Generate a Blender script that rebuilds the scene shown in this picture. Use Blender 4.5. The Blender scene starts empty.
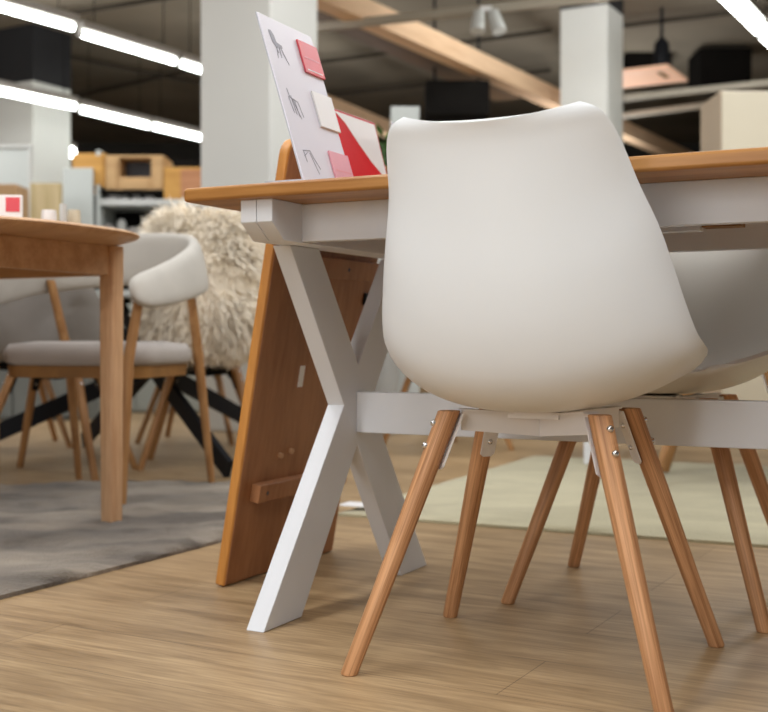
import bpy, bmesh, math, random
from mathutils import Vector, Matrix, noise
random.seed(7)
C = bpy.context.scene.collection
R = math.radians
F, HOR, H = 1160.0, 338.0, 0.497           # focal length in pixels, horizon row, eye height

def at(px, py, Y):
    return Vector(((px - 384) / F * Y, Y, H - (py - HOR) / F * Y))
def gp(px, py, z=0.0):
    return at(px, py, F * (H - z) / (py - HOR))

# ------------------------------------------------------------------ materials
def new_mat(name):
    m = bpy.data.materials.new(name); m.use_nodes = True
    nt = m.node_tree
    return m, nt, nt.nodes['Principled BSDF']

def plain(name, col, rough=0.5, var=0.06, scale=6, bump=0.0, bscale=200, metal=0.0, spec=0.5, coat=0.0, sheen=0.0):
    m, nt, b = new_mat(name)
    N, L = nt.nodes, nt.links
    tc = N.new('ShaderNodeTexCoord'); nz = N.new('ShaderNodeTexNoise'); cr = N.new('ShaderNodeValToRGB')
    nz.inputs['Scale'].default_value = scale; nz.inputs['Detail'].default_value = 3
    L.new(tc.outputs['Object'], nz.inputs['Vector']); L.new(nz.outputs['Fac'], cr.inputs['Fac'])
    cr.color_ramp.elements[0].position = 0.3; cr.color_ramp.elements[1].position = 0.7
    cr.color_ramp.elements[0].color = [c * (1 - var) for c in col] + [1]
    cr.color_ramp.elements[1].color = [min(1, c * (1 + var)) for c in col] + [1]
    L.new(cr.outputs['Color'], b.inputs['Base Color'])
    b.inputs['Roughness'].default_value = rough; b.inputs['Metallic'].default_value = metal
    b.inputs['Specular IOR Level'].default_value = spec
    b.inputs['Coat Weight'].default_value = coat
    b.inputs['Sheen Weight'].default_value = sheen
    if bump:
        n2 = N.new('ShaderNodeTexNoise'); bp = N.new('ShaderNodeBump')
        n2.inputs['Scale'].default_value = bscale; bp.inputs['Strength'].default_value = bump; bp.inputs['Distance'].default_value = 0.002
        L.new(tc.outputs['Object'], n2.inputs['Vector']); L.new(n2.outputs['Fac'], bp.inputs['Height']); L.new(bp.outputs['Normal'], b.inputs['Normal'])
    return m

def wood(name, light, dark, axis='z', scale=34, stretch=16, rough=0.45, knots=False, spec=0.4):
    m, nt, b = new_mat(name)
    N, L = nt.nodes, nt.links
    tc = N.new('ShaderNodeTexCoord'); mp = N.new('ShaderNodeMapping')
    s = [scale] * 3; s['xyz'.index(axis)] = scale / stretch
    mp.inputs['Scale'].default_value = s
    L.new(tc.outputs['Object'], mp.inputs['Vector'])
    n1 = N.new('ShaderNodeTexNoise'); n1.inputs['Scale'].default_value = 1.0; n1.inputs['Detail'].default_value = 5; n1.inputs['Distortion'].default_value = 0.2
    n2 = N.new('ShaderNodeTexNoise'); n2.inputs['Scale'].default_value = 5.0; n2.inputs['Detail'].default_value = 3
    L.new(mp.outputs['Vector'], n1.inputs['Vector']); L.new(mp.outputs['Vector'], n2.inputs['Vector'])
    mx = N.new('ShaderNodeMath'); mx.operation = 'MULTIPLY_ADD'; mx.inputs[1].default_value = 0.45
    L.new(n2.outputs['Fac'], mx.inputs[0])
    ad = N.new('ShaderNodeMath'); ad.operation = 'MULTIPLY'; ad.inputs[1].default_value = 0.75
    L.new(n1.outputs['Fac'], ad.inputs[0]); L.new(ad.outputs[0], mx.inputs[2])
    cr = N.new('ShaderNodeValToRGB'); cr.color_ramp.elements[0].position = 0.42; cr.color_ramp.elements[1].position = 0.72
    cr.color_ramp.elements[0].color = list(dark) + [1]; cr.color_ramp.elements[1].color = list(light) + [1]
    L.new(mx.outputs[0], cr.inputs['Fac'])
    out = cr.outputs['Color']
    if knots:
        vo = N.new('ShaderNodeTexVoronoi'); vo.inputs['Scale'].default_value = 4.5
        L.new(tc.outputs['Object'], vo.inputs['Vector'])
        kr = N.new('ShaderNodeValToRGB'); kr.color_ramp.elements[0].position = 0.03; kr.color_ramp.elements[1].position = 0.09
        kr.color_ramp.elements[0].color = (0.35, 0.3, 0.28, 1); kr.color_ramp.elements[1].color = (1, 1, 1, 1)
        L.new(vo.outputs['Distance'], kr.inputs['Fac'])
        mm = N.new('ShaderNodeMix'); mm.data_type = 'RGBA'; mm.blend_type = 'MULTIPLY'; mm.inputs[0].default_value = 1
        L.new(out, mm.inputs[6]); L.new(kr.outputs['Color'], mm.inputs[7]); out = mm.outputs[2]
    L.new(out, b.inputs['Base Color'])
    b.inputs['Roughness'].default_value = rough; b.inputs['Specular IOR Level'].default_value = spec
    bp = N.new('ShaderNodeBump'); bp.inputs['Strength'].default_value = 0.12; bp.inputs['Distance'].default_value = 0.001
    L.new(mx.outputs[0], bp.inputs['Height']); L.new(bp.outputs['Normal'], b.inputs['Normal'])
    return m

def emit(name, col, s):
    m, nt, b = new_mat(name)
    b.inputs['Base Color'].default_value = list(col) + [1]
    b.inputs['Emission Color'].default_value = list(col) + [1]; b.inputs['Emission Strength'].default_value = s
    return m

def glow(m, col, s):
    b = m.node_tree.nodes['Principled BSDF']; b.inputs['Emission Color'].default_value = list(col) + [1]; b.inputs['Emission Strength'].default_value = s

def floor_mat():
    m, nt, b = new_mat('oak_laminate')
    N, L = nt.nodes, nt.links
    tc = N.new('ShaderNodeTexCoord'); mp = N.new('ShaderNodeMapping'); mp.inputs['Rotation'].default_value = (0, 0, R(29.0)); mp.inputs['Location'].default_value = (0.17, 0.03, 0)
    L.new(tc.outputs['Object'], mp.inputs['Vector'])
    br = N.new('ShaderNodeTexBrick'); br.offset = 0.37; br.inputs['Scale'].default_value = 1
    br.inputs['Brick Width'].default_value = 1.29; br.inputs['Row Height'].default_value = 0.19
    br.inputs['Mortar Size'].default_value = 0.0009; br.inputs['Mortar Smooth'].default_value = 0.1
    br.inputs['Color1'].default_value = (1, 1, 1, 1); br.inputs['Color2'].default_value = (0.84, 0.83, 0.81, 1); br.inputs['Mortar'].default_value = (0.45, 0.42, 0.4, 1)
    L.new(mp.outputs['Vector'], br.inputs['Vector'])
    m2 = N.new('ShaderNodeMapping'); m2.inputs['Scale'].default_value = (1.3, 12, 1)
    L.new(mp.outputs['Vector'], m2.inputs['Vector'])
    n1 = N.new('ShaderNodeTexNoise'); n1.inputs['Scale'].default_value = 2.2; n1.inputs['Detail'].default_value = 7; n1.inputs['Roughness'].default_value = 0.62; n1.inputs['Distortion'].default_value = 0.8
    L.new(m2.outputs['Vector'], n1.inputs['Vector'])
    n3 = N.new('ShaderNodeTexNoise'); n3.inputs['Scale'].default_value = 1.7; n3.inputs['Detail'].default_value = 3
    L.new(mp.outputs['Vector'], n3.inputs['Vector'])
    cr = N.new('ShaderNodeValToRGB')
    e = cr.color_ramp.elements
    e[0].position = 0.30; e[0].color = (0.26, 0.168, 0.082, 1); e[1].position = 0.72; e[1].color = (0.52, 0.37, 0.205, 1)
    k = cr.color_ramp.elements.new(0.5); k.color = (0.40, 0.272, 0.145, 1)
    L.new(n1.outputs['Fac'], cr.inputs['Fac'])
    mm = N.new('ShaderNodeMix'); mm.data_type = 'RGBA'; mm.blend_type = 'MULTIPLY'; mm.inputs[0].default_value = 1
    L.new(cr.outputs['Color'], mm.inputs[6]); L.new(br.outputs['Color'], mm.inputs[7])
    r2 = N.new('ShaderNodeValToRGB'); r2.color_ramp.elements[0].color = (0.86, 0.85, 0.84, 1); r2.color_ramp.elements[1].color = (1.06, 1.05, 1.04, 1)
    r2.color_ramp.elements[0].position = 0.35; r2.color_ramp.elements[1].position = 0.65
    L.new(n3.outputs['Fac'], r2.inputs['Fac'])
    m3 = N.new('ShaderNodeMix'); m3.data_type = 'RGBA'; m3.blend_type = 'MULTIPLY'; m3.inputs[0].default_value = 1
    L.new(mm.outputs[2], m3.inputs[6]); L.new(r2.outputs['Color'], m3.inputs[7])
    m4 = N.new('ShaderNodeMapping'); m4.inputs['Scale'].default_value = (5, 75, 1); L.new(mp.outputs['Vector'], m4.inputs['Vector'])
    n4 = N.new('ShaderNodeTexNoise'); n4.inputs['Scale'].default_value = 2.0; n4.inputs['Detail'].default_value = 4; L.new(m4.outputs['Vector'], n4.inputs['Vector'])
    r4 = N.new('ShaderNodeValToRGB'); r4.color_ramp.elements[0].position = 0.36; r4.color_ramp.elements[1].position = 0.6
    r4.color_ramp.elements[0].color = (0.80, 0.775, 0.75, 1); r4.color_ramp.elements[1].color = (1.05, 1.05, 1.05, 1); L.new(n4.outputs['Fac'], r4.inputs['Fac'])
    m5 = N.new('ShaderNodeMix'); m5.data_type = 'RGBA'; m5.blend_type = 'MULTIPLY'; m5.inputs[0].default_value = 1
    L.new(m3.outputs[2], m5.inputs[6]); L.new(r4.outputs['Color'], m5.inputs[7])
    L.new(m5.outputs[2], b.inputs['Base Color'])
    b.inputs['Roughness'].default_value = 0.42; b.inputs['Specular IOR Level'].default_value = 0.35
    bp = N.new('ShaderNodeBump'); bp.inputs['Strength'].default_value = 0.15; bp.inputs['Distance'].default_value = 0.001
    L.new(n1.outputs['Fac'], bp.inputs['Height']); L.new(bp.outputs['Normal'], b.inputs['Normal'])
    return m

def rug_mat(name, c1, c2, scale=3.0):
    m, nt, b = new_mat(name)
    N, L = nt.nodes, nt.links
    tc = N.new('ShaderNodeTexCoord'); mp = N.new('ShaderNodeMapping'); mp.inputs['Rotation'].default_value = (0, 0, R(20)); mp.inputs['Scale'].default_value = (1, 2.4, 1)
    L.new(tc.outputs['Object'], mp.inputs['Vector'])
    n1 = N.new('ShaderNodeTexNoise'); n1.inputs['Scale'].default_value = scale; n1.inputs['Detail'].default_value = 6; n1.inputs['Roughness'].default_value = 0.6; n1.inputs['Distortion'].default_value = 1.0
    L.new(mp.outputs['Vector'], n1.inputs['Vector'])
    cr = N.new('ShaderNodeValToRGB'); cr.color_ramp.elements[0].position = 0.36; cr.color_ramp.elements[1].position = 0.62
    cr.color_ramp.elements[0].color = list(c2) + [1]; cr.color_ramp.elements[1].color = list(c1) + [1]
    L.new(n1.outputs['Fac'], cr.inputs['Fac']); L.new(cr.outputs['Color'], b.inputs['Base Color'])
    b.inputs['Roughness'].default_value = 0.95; b.inputs['Sheen Weight'].default_value = 0.3; b.inputs['Specular IOR Level'].default_value = 0.1
    n2 = N.new('ShaderNodeTexNoise'); n2.inputs['Scale'].default_value = 160; n2.inputs['Detail'].default_value = 3
    L.new(tc.outputs['Object'], n2.inputs['Vector'])
    bp = N.new('ShaderNodeBump'); bp.inputs['Strength'].default_value = 0.8; bp.inputs['Distance'].default_value = 0.006
    L.new(n2.outputs['Fac'], bp.inputs['Height']); L.new(bp.outputs['Normal'], b.inputs['Normal'])
    return m

M = {
 'floor': floor_mat(),
 'plastic': plain('white_plastic', (0.80, 0.825, 0.835), 0.36, 0.01, 3, 0.02, 400, spec=0.35),
 'plastic_shaded': plain('white_plastic_shaded', (0.74, 0.73, 0.68), 0.45, 0.02, 3),  # white darkened in colour for the shade on the far chair
 'white_paint': plain('white_lacquer', (0.72, 0.735, 0.76), 0.42, 0.02, 8, 0.04, 90, spec=0.35),
 'white_metal': plain('white_powder_coat', (0.80, 0.78, 0.77), 0.4, 0.02, 10),
 'steel': plain('screw_steel', (0.75, 0.76, 0.78), 0.22, 0.05, 50, metal=1.0),
 'leg_oak': wood('leg_oak', (0.65, 0.345, 0.165), (0.30, 0.13, 0.05), 'z', 120, 55, 0.5),
 'top_oak': wood('top_oak', (0.47, 0.225, 0.062), (0.31, 0.13, 0.03), 'x', 22, 14, 0.38),
 'leaf_face': wood('leaf_underside', (0.40, 0.18, 0.075), (0.28, 0.11, 0.04), 'z', 14, 10, 0.5, knots=True),
 'leaf_edge': wood('leaf_edge', (0.60, 0.27, 0.062), (0.43, 0.17, 0.034), 'z', 20, 12, 0.4),
 'oak2': wood('natural_oak', (0.62, 0.39, 0.22), (0.47, 0.26, 0.13), 'z', 42, 16, 0.5),
 'oak2x': wood('natural_oak_flat', (0.56, 0.34, 0.185), (0.43, 0.24, 0.115), 'x', 26, 12, 0.45),
 'oak_chair': wood('honey_oak', (0.44, 0.235, 0.095), (0.28, 0.13, 0.045), 'z', 42, 16, 0.5),
 'fabric': plain('grey_fabric', (0.50, 0.475, 0.43), 0.95, 0.05, 9, 0.3, 500, spec=0.1, sheen=0.2),
 'fabric_seat': plain('taupe_fabric', (0.42, 0.385, 0.36), 0.95, 0.05, 9, 0.3, 500, spec=0.1, sheen=0.2),
 'fabric_dark': plain('dark_grey_fabric', (0.30, 0.28, 0.26), 0.95, 0.08, 9, 0.3, 500, spec=0.1),
 'black': plain('black_metal', (0.008, 0.009, 0.012), 0.55, 0.1, 5, spec=0.2),
 'black_matt': plain('black_matt', (0.010, 0.009, 0.008), 0.9, 0.1, 5, spec=0.05),
 'pillar': plain('pillar_paint', (0.72, 0.725, 0.69), 0.7, 0.015, 2, 0.02, 40),
 'pillar_dark': plain('pillar_dark', (0.018, 0.018, 0.02), 0.8, 0.1, 3),
 'ceil': plain('dark_ceiling', (0.21, 0.18, 0.133), 0.9, 0.25, 0.7),
 'wall': plain('dark_wall', (0.05, 0.047, 0.042), 0.9, 0.2, 1.2),
 'plinth': plain('pale_wall', (0.33, 0.35, 0.32), 0.8, 0.1, 1.2),
 'beam': wood('beam_pine', (0.88, 0.62, 0.40), (0.72, 0.46, 0.27), 'x', 8, 10, 0.6),
 'beam_dark': wood('beam_brown', (0.20, 0.125, 0.07), (0.13, 0.08, 0.043), 'x', 8, 10, 0.6),
 'joist': plain('joist_brown', (0.05, 0.042, 0.032), 0.9, 0.1, 5, spec=0.1),
 'grey_unit': plain('grey_unit', (0.15, 0.16, 0.15), 0.7, 0.1, 3),
 'pipe': plain('pale_pipe', (0.40, 0.36, 0.29), 0.6, 0.05, 4),
 'tube': emit('tube_light', (0.95, 1.0, 0.97), 14),
 'fixture': plain('lamp_fixture', (0.35, 0.33, 0.30), 0.5, 0.05, 4),
 'card': plain('card_white', (0.85, 0.84, 0.93), 0.25, 0.01, 4, coat=0.5),
 'acryl': plain('card_rim', (0.55, 0.56, 0.60), 0.2, 0.02, 4),
 'ink': plain('grey_print', (0.26, 0.26, 0.31), 0.4, 0.05, 8),
 'tagred': plain('tag_red', (0.72, 0.085, 0.11), 0.3, 0.04, 8, coat=0.3),
 'tag_glare': plain('tag_red_glare', (0.80, 0.36, 0.43), 0.3, 0.1, 8, coat=0.3),  # red tag paled by glare, painted as pink
 'red': plain('leaflet_red', (0.72, 0.025, 0.035), 0.2, 0.05, 8, coat=0.5),
 'paper': plain('paper_white', (0.85, 0.84, 0.84), 0.35, 0.01, 8),
 'tagtext': plain('tag_print', (0.78, 0.30, 0.33), 0.4, 0.05, 8),
 'dark_ink': plain('dark_print', (0.04, 0.04, 0.05), 0.4, 0.05, 8),
 'rug_grey': rug_mat('grey_rug', (0.30, 0.252, 0.195), (0.085, 0.067, 0.05), 1.6),
 'rug_light': rug_mat('cream_rug', (0.50, 0.455, 0.30), (0.40, 0.36, 0.235), 2.5),
 'wool': plain('cream_wool', (0.92, 0.84, 0.71), 0.95, 0.08, 22, spec=0.1, sheen=0.2),
 'unit_orange': wood('honey_unit', (0.62, 0.34, 0.085), (0.50, 0.25, 0.055), 'x', 8, 8, 0.5),
 'unit_oak': wood('pale_oak_unit', (0.58, 0.375, 0.18), (0.47, 0.285, 0.125), 'x', 8, 8, 0.5),
 'unit_red': wood('red_oak_unit', (0.50, 0.235, 0.115), (0.41, 0.18, 0.08), 'x', 8, 8, 0.5),
 'panel_grey': plain('pale_grey_panel', (0.52, 0.55, 0.53), 0.6, 0.03, 2),
 'shelf_white': plain('shelf_white', (0.55, 0.56, 0.54), 0.6, 0.03, 2),
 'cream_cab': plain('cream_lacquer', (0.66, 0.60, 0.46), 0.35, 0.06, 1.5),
 'cab_side_shaded': plain('cream_shaded', (0.56, 0.45, 0.33), 0.5, 0.05, 2),  # cream darkened in colour to stand for the side's shade
 'slat': wood('bamboo_slat', (0.62, 0.50, 0.29), (0.42, 0.32, 0.15), 'z', 16, 20, 0.6),
 'leaf': plain('plant_green', (0.06, 0.16, 0.03), 0.5, 0.3, 12),
 'pot': plain('pot_grey', (0.4, 0.4, 0.38), 0.6, 0.05, 4),
 'bracket': plain('brown_block', (0.27, 0.13, 0.035), 0.6, 0.15, 20),
 'glow_wood': wood('pendant_wood_glow', (0.72, 0.43, 0.29), (0.60, 0.33, 0.20), 'x', 10, 8, 0.5),
 'cardboard': plain('carton', (0.45, 0.28, 0.14), 0.8, 0.06, 6),
}

glow(M['glow_wood'], (.72, .45, .31), .45)  # weak glow added to the wood in place of light on its underside

# ------------------------------------------------------------------ mesh builder
class MB:
    def __init__(s): s.bm = bmesh.new()
    def poly(s, vs, faces):
        v = [s.bm.verts.new(p) for p in vs]
        for f in faces:
            try: s.bm.faces.new([v[i] for i in f])
            except ValueError: pass
        return s
    def box(s, lo, hi, mat=None):
        x0, y0, z0 = lo; x1, y1, z1 = hi
        vs = [Vector(p) for p in ((x0,y0,z0),(x1,y0,z0),(x1,y1,z0),(x0,y1,z0),(x0,y0,z1),(x1,y0,z1),(x1,y1,z1),(x0,y1,z1))]
        if mat: vs = [mat @ v for v in vs]
        return s.poly(vs, [(0,3,2,1),(4,5,6,7),(0,1,5,4),(1,2,6,5),(2,3,7,6),(3,0,4,7)])
    def prism(s, pts, v):                        # planar polygon pts (3-D) extruded by v
        pts = [Vector(p) for p in pts]; v = Vector(v); n = len(pts)
        return s.poly(pts + [p + v for p in pts], [tuple(reversed(range(n))), tuple(range(n, 2*n))] + [(i, (i+1) % n, n+(i+1) % n, n+i) for i in range(n)])
    def loft(s, rings, cap=True, closed=True):
        n = len(rings[0]); vs = [Vector(p) for r in rings for p in r]; fs = []
        for i in range(len(rings)-1):
            for j in range(n if closed else n-1):
                k = (j+1) % n
                fs.append((i*n+j, i*n+k, (i+1)*n+k, (i+1)*n+j))
        if cap: fs += [tuple(reversed(range(n))), tuple((len(rings)-1)*n + j for j in range(n))]
        return s.poly(vs, fs)
    def tube(s, pts, rad, n=14, flat=False):      # flat: horizontal end rings
        pts = [Vector(p) for p in pts]
        if not hasattr(rad, '__len__'): rad = [rad] * len(pts)
        rings = []
        for i, p in enumerate(pts):
            d = (pts[min(i+1, len(pts)-1)] - pts[max(i-1, 0)]).normalized()
            if flat: a, b = Vector((1,0,0)), Vector((0,1,0))
            else:
                up = Vector((0,0,1)) if abs(d.z) < 0.9 else Vector((0,1,0))
                a = d.cross(up).normalized(); b = d.cross(a).normalized()
            rings.append([p + rad[i] * (math.cos(t)*a + math.sin(t)*b) for t in (2*math.pi*k/n for k in range(n))])
        return s.loft(rings)
    def lathe(s, prof, n=24, base=(0,0,0)):
        b = Vector(base)
        return s.loft([[b + Vector((r*math.cos(t), r*math.sin(t), z)) for t in (2*math.pi*k/n for k in range(n))] for r, z in prof])
    def build(s, name, mat, parent=None, bevel=0.0, smooth=True, loc=None, rz=None, sub=0, ang=38, seg=2):
        bm = s.bm
        bmesh.ops.recalc_face_normals(bm, faces=bm.faces)
        me = bpy.data.meshes.new(name); bm.to_mesh(me); bm.free()
        me.materials.append(mat)
        if smooth:
            me.polygons.foreach_set('use_smooth', [True] * len(me.polygons))
            me.set_sharp_from_angle(angle=R(ang))
        o = bpy.data.objects.new(name, me); C.objects.link(o)
        if parent: o.parent = parent
        if loc is not None: o.location = loc
        if rz is not None: o.rotation_euler = (0, 0, rz)
        if bevel:
            b = o.modifiers.new('b', 'BEVEL'); b.width = bevel; b.segments = seg; b.limit_method = 'ANGLE'; b.angle_limit = R(40); b.harden_normals = True
        if sub:
            m = o.modifiers.new('s', 'SUBSURF'); m.levels = sub; m.render_levels = sub
        return o

def tag(o, label, cat, group=None, kind=None):
    if label: o['label'] = label
    if cat: o['category'] = cat
    if group: o['group'] = group
    if kind: o['kind'] = kind
    return o
def struct(o): o['kind'] = 'structure'; return o
def thing(name, label, cat, loc=(0,0,0), rz=0.0, group=None):
    o = bpy.data.objects.new(name, None); C.objects.link(o)
    o.location = loc; o.rotation_euler = (0, 0, rz); o.empty_display_size = 0.1
    return tag(o, label, cat, group)
def dup(root, loc, rz, label, group=None):
    def rec(o, parent):
        c = o.copy(); C.objects.link(c); c.parent = parent
        for ch in o.children: rec(ch, c)
        return c
    r = rec(root, None); r.location = loc; r.rotation_euler = (0, 0, rz); r['label'] = label
    if group: r['group'] = group
    elif 'group' in r: del r['group']
    return r
def rrect(x0, y0, x1, y1, r, z, n=6):
    out = []
    for cx, cy, a0 in ((x1-r, y0+r, -90), (x1-r, y1-r, 0), (x0+r, y1-r, 90), (x0+r, y0+r, 180)):
        for k in range(n+1):
            a = R(a0 + 90*k/n); out.append((cx + r*math.cos(a), cy + r*math.sin(a), z))
    return out

# ------------------------------------------------------------------ setting
BA = R(-29.5)                                # building grid
struct(MB().box((-14, -6, -0.1), (14, 20, 0)).build('floor', M['floor'], smooth=False))
struct(MB().box((-14, -6, 3.7), (14, 20, 3.8)).build('ceiling', M['ceil'], smooth=False))
struct(MB().box((-14, 19.0, 0), (14, 19.2, 3.7)).build('wall_back', M['wall'], smooth=False))
struct(MB().box((-14.2, -6, 0), (-14, 20, 3.7)).build('wall_left', M['wall'], smooth=False))
struct(MB().box((14, -6, 0), (14.2, 20, 3.7)).build('wall_right', M['wall'], smooth=False))

def pillar(px, Y, s, ztop=2.5):
    p = at(px, HOR, Y); p.z = 0
    root = bpy.data.objects.new('pillar', None); C.objects.link(root); root.location = p; root.rotation_euler = (0, 0, BA); struct(root)
    MB().box((-s, 0, 0), (0, s, ztop)).build('pillar_shaft', M['pillar'], root, bevel=0.008)
    MB().box((-s-0.002, -0.002, ztop), (0.002, s+0.002, 3.7)).build('pillar_head', M['pillar_dark'], root)
pillar(270, 6.0, 0.455, 3.05)
pillar(607.5, 10.5, 0.455, 3.53)
pillar(33, 11.8, 0.53, 3.12)

def beam(name, p, q, w, h, mat):
    p, q = Vector(p), Vector(q); d = q - p
    o = MB().box((0, -w/2, -h/2), (d.length, w/2, h/2)).build(name, M[mat], bevel=0.006)
    o.location = p; o.rotation_euler = (0, -math.asin(d.z/d.length), math.atan2(d.y, d.x))
    return struct(o)
def zline(px, py, z): return at(px, py, F * (z - H) / (HOR - py))
def ext(p, q, a, b):
    d = q - p; return p - d*a, q + d*b
beam('ceiling_beam', *ext(zline(348, 6, 2.9), zline(552, 98, 2.9), .3, 1.6), 0.16, 0.17, 'beam')
beam('ceiling_beam', *ext(zline(330, 10, 3.0), zline(505, 91, 3.0), .3, .02), 0.26, 0.16, 'beam_dark')
beam('ceiling_beam', *ext(zline(330, 106, 2.9), zline(385, 128, 2.9), .3, 1.3), 0.14, 0.16, 'beam')
for a, b, z, w in (((320, 27), (560, 1), 2.80, .06), ((626, 98), (760, 84), 2.8, .06), ((628, 115), (700, 106), 2.8, .055), ((480, 127), (566, 116), 2.85, .1)):
    beam('ceiling_rail', *ext(zline(*a, z), zline(*b, z), .25, .5), w, w, 'pipe')
for a, b in (((60, 55), (215, 86)), ((60, 100), (205, 66)), ((320, 62), (480, 40)), ((320, 96), (480, 78)), ((620, 26), (735, 12)), ((90, 10), (200, -8))):
    beam('ceiling_joist', *ext(zline(*a, 3.62), zline(*b, 3.62), .4, .4), .03, .04, 'joist')

# ------------------------------------------------------------------ white shell chair
def catmull(pts, n):
    out = []; P = [Vector(p) for p in pts]
    for k in range(n):
        t = k / (n-1) * (len(P)-1); i = min(int(t), len(P)-2); u = t - i
        p0 = P[max(i-1, 0)]; p1 = P[i]; p2 = P[i+1]; p3 = P[min(i+2, len(P)-1)]
        if i == 0: p0 = 2*p1 - p2
        if i == len(P)-2: p3 = 2*p2 - p1
        out.append(0.5*((2*p1) + (p2-p0)*u + (2*p0-5*p1+4*p2-p3)*u*u + (3*p1-p0-3*p2+p3)*u**3))
    return out
#        centre (w,z)      rim (a,w,z)
ROWS = [((.252,.436), (.150,.232,.452)), ((.236,.425), (.196,.208,.462)), ((.165,.410), (.230,.150,.474)), ((.06,.398), (.250,.070,.486)),
        ((-.05,.391), (.259,.000,.494)), ((-.125,.397), (.255,-.045,.512)), ((-.185,.427), (.244,-.075,.548)), ((-.214,.485), (.228,-.105,.600)),
        ((-.229,.56), (.211,-.135,.652)), ((-.238,.65), (.195,-.167,.706)), ((-.246,.715), (.187,-.196,.748)), ((-.253,.757), (.179,-.220,.780)), ((-.259,.778), (.164,-.236,.799)), ((-.264,.789), (.138,-.245,.8075))]
def fit(r):
    z = r[2]; up = min(1, max(0, (z - .52)/.13))
    k = .945 + .018*up - .052*min(1, max(0, (z - .66)/.12))
    return (r[0]*k, r[1] + .016*up, z - .006*(1 - up))
ROWS = [(c, fit(r)) for c, r in ROWS]
def shell_mesh(mb, nt=46, ns=33):
    cen = catmull([(0, c[0], c[1]) for c, r in ROWS], nt); rim = catmull([r for c, r in ROWS], nt)
    rows = []
    for c, r in zip(cen, rim):
        row = []
        for j in range(ns):
            s = -1 + 2*j/(ns-1); a = math.copysign(1 - (1-abs(s))**1.15, s)
            t = abs(a); k = 0.42*t**2 + 0.58*(1 - (max(0, 1 - t**3.2))**0.62)
            f = min(1, max(0, (len(rows)/(nt-1) - .62)/.25)); k = k*(1-f) + f*t**2.1
            # side walls stay wide near the rim so the bucket reads round
            row.append(Vector((r.x*a, c.y + (r.y-c.y)*k, c.z + (r.z-c.z)*k)))
        rows.append(row)
    mb.loft(rows, cap=False, closed=False)
    return mb

def screw(parent, p, d, r=0.0052):
    p = Vector(p); d = Vector(d).normalized()
    mb = MB(); mb.tube([p - d*0.004, p + d*0.0015, p + d*0.0032, p + d*0.004], [r, r, r*0.75, r*0.3], n=12)
    mb.build('screw', M['steel'], parent)

def make_shell_chair(label, shell_mat, group=None):
    t = thing('shell_chair', label, 'chair', group=group)
    mb = shell_mesh(MB()); sh = mb.build('shell', shell_mat, t)
    so = sh.modifiers.new('sol', 'SOLIDIFY'); so.thickness = 0.009; so.offset = 0; so.use_even_offset = True
    bv = sh.modifiers.new('bev', 'BEVEL'); bv.width = 0.0035; bv.segments = 3; bv.angle_limit = R(60); bv.limit_method = 'ANGLE'
    for sx, sy in ((-1,-1), (1,-1), (-1,1), (1,1)):
        top = Vector((sx*.116, sy*.090, .387)); foot = Vector((sx*.231, sy*.197, 0.0))
        d = foot - top
        lg = MB().tube([foot, foot + Vector((0,0,.004)) - d*0.0, foot - d*.3, foot - d*.75, top], [.0122, .0132, .0142, .0166, .0172], n=18, flat=True).build('leg', M['leg_oak'], t, bevel=0.0015)
        out = Vector((sx*.78, sy*.62, .25)).normalized()
        for k in (.058, .145):
            p = top + d*k; screw(lg, p + out*0.0168, out)
        q = Vector((0, 0, -1)).rotation_difference(d.normalized()).to_matrix().to_4x4()   # grain runs along the leg
        for ob in [lg] + list(lg.children): ob.data.transform(q.inverted())
        lg.rotation_euler = q.to_euler()
    # pressed steel cross under the seat, one plate down the inside of each leg
    mb = MB()
    for sx, sy in ((-1,-1), (1,-1), (-1,1), (1,1)):
        top = Vector((sx*.116, sy*.090, .387)); foot = Vector((sx*.231, sy*.197, 0.0)); d = (foot-top)
        i = Vector((-sx*.78, -sy*.62, 0)).normalized(); side = Vector((-i.y, i.x, 0))
        a = top + i*.0165 + Vector((0,0,-.004)); b = a + d*.205
        w = .0145
        mb.prism([a - side*w, a + side*w, b + side*w*.9, b + side*w*.5 + d*.012, b - side*w*.5 + d*.012, b - side*w*.9], i*.003)
        e = a + i*.003; c0 = Vector((0,0,0.371)) 
        z1, z0 = Vector((0,0,.004)), Vector((0,0,-.026))
        mb.prism([e + z1, e + z0, c0 + z0, c0 + Vector((0,0,.006))], side*.003)
        mb.prism([e + z1 - side*w, e + z1 + side*w, c0 + side*.012 + Vector((0,0,.006)), c0 - side*.012 + Vector((0,0,.006))], (0,0,.003))
    mb.box((-.04,-.04,.3745), (.04,.04,.387))
    cf = mb.build('cross_frame', M['white_metal'], t)
    for sx, sy in ((-1,-1), (1,-1), (-1,1), (1,1)):
        top = Vector((sx*.116, sy*.090, .387)); foot = Vector((sx*.231, sy*.197, 0.0)); d = (foot-top)
        i = Vector((-sx*.78, -sy*.62, 0)).normalized()
        for k in (.07, .16): screw(cf, top + d*k + i*.021, i, .0045)
    return t
CHA = R(-25.4)
chair1 = make_shell_chair('white plastic shell chair in front of the X-leg table, its back to the viewer', M['plastic'])
chair1.location = (.2425, 1.7920, 0); chair1.rotation_euler = (0, 0, CHA)
chair2 = dup(chair1, (.528, 2.243, 0), R(180 - 27.3), 'white plastic shell chair tucked under the far side of the X-leg table, facing the viewer')

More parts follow.
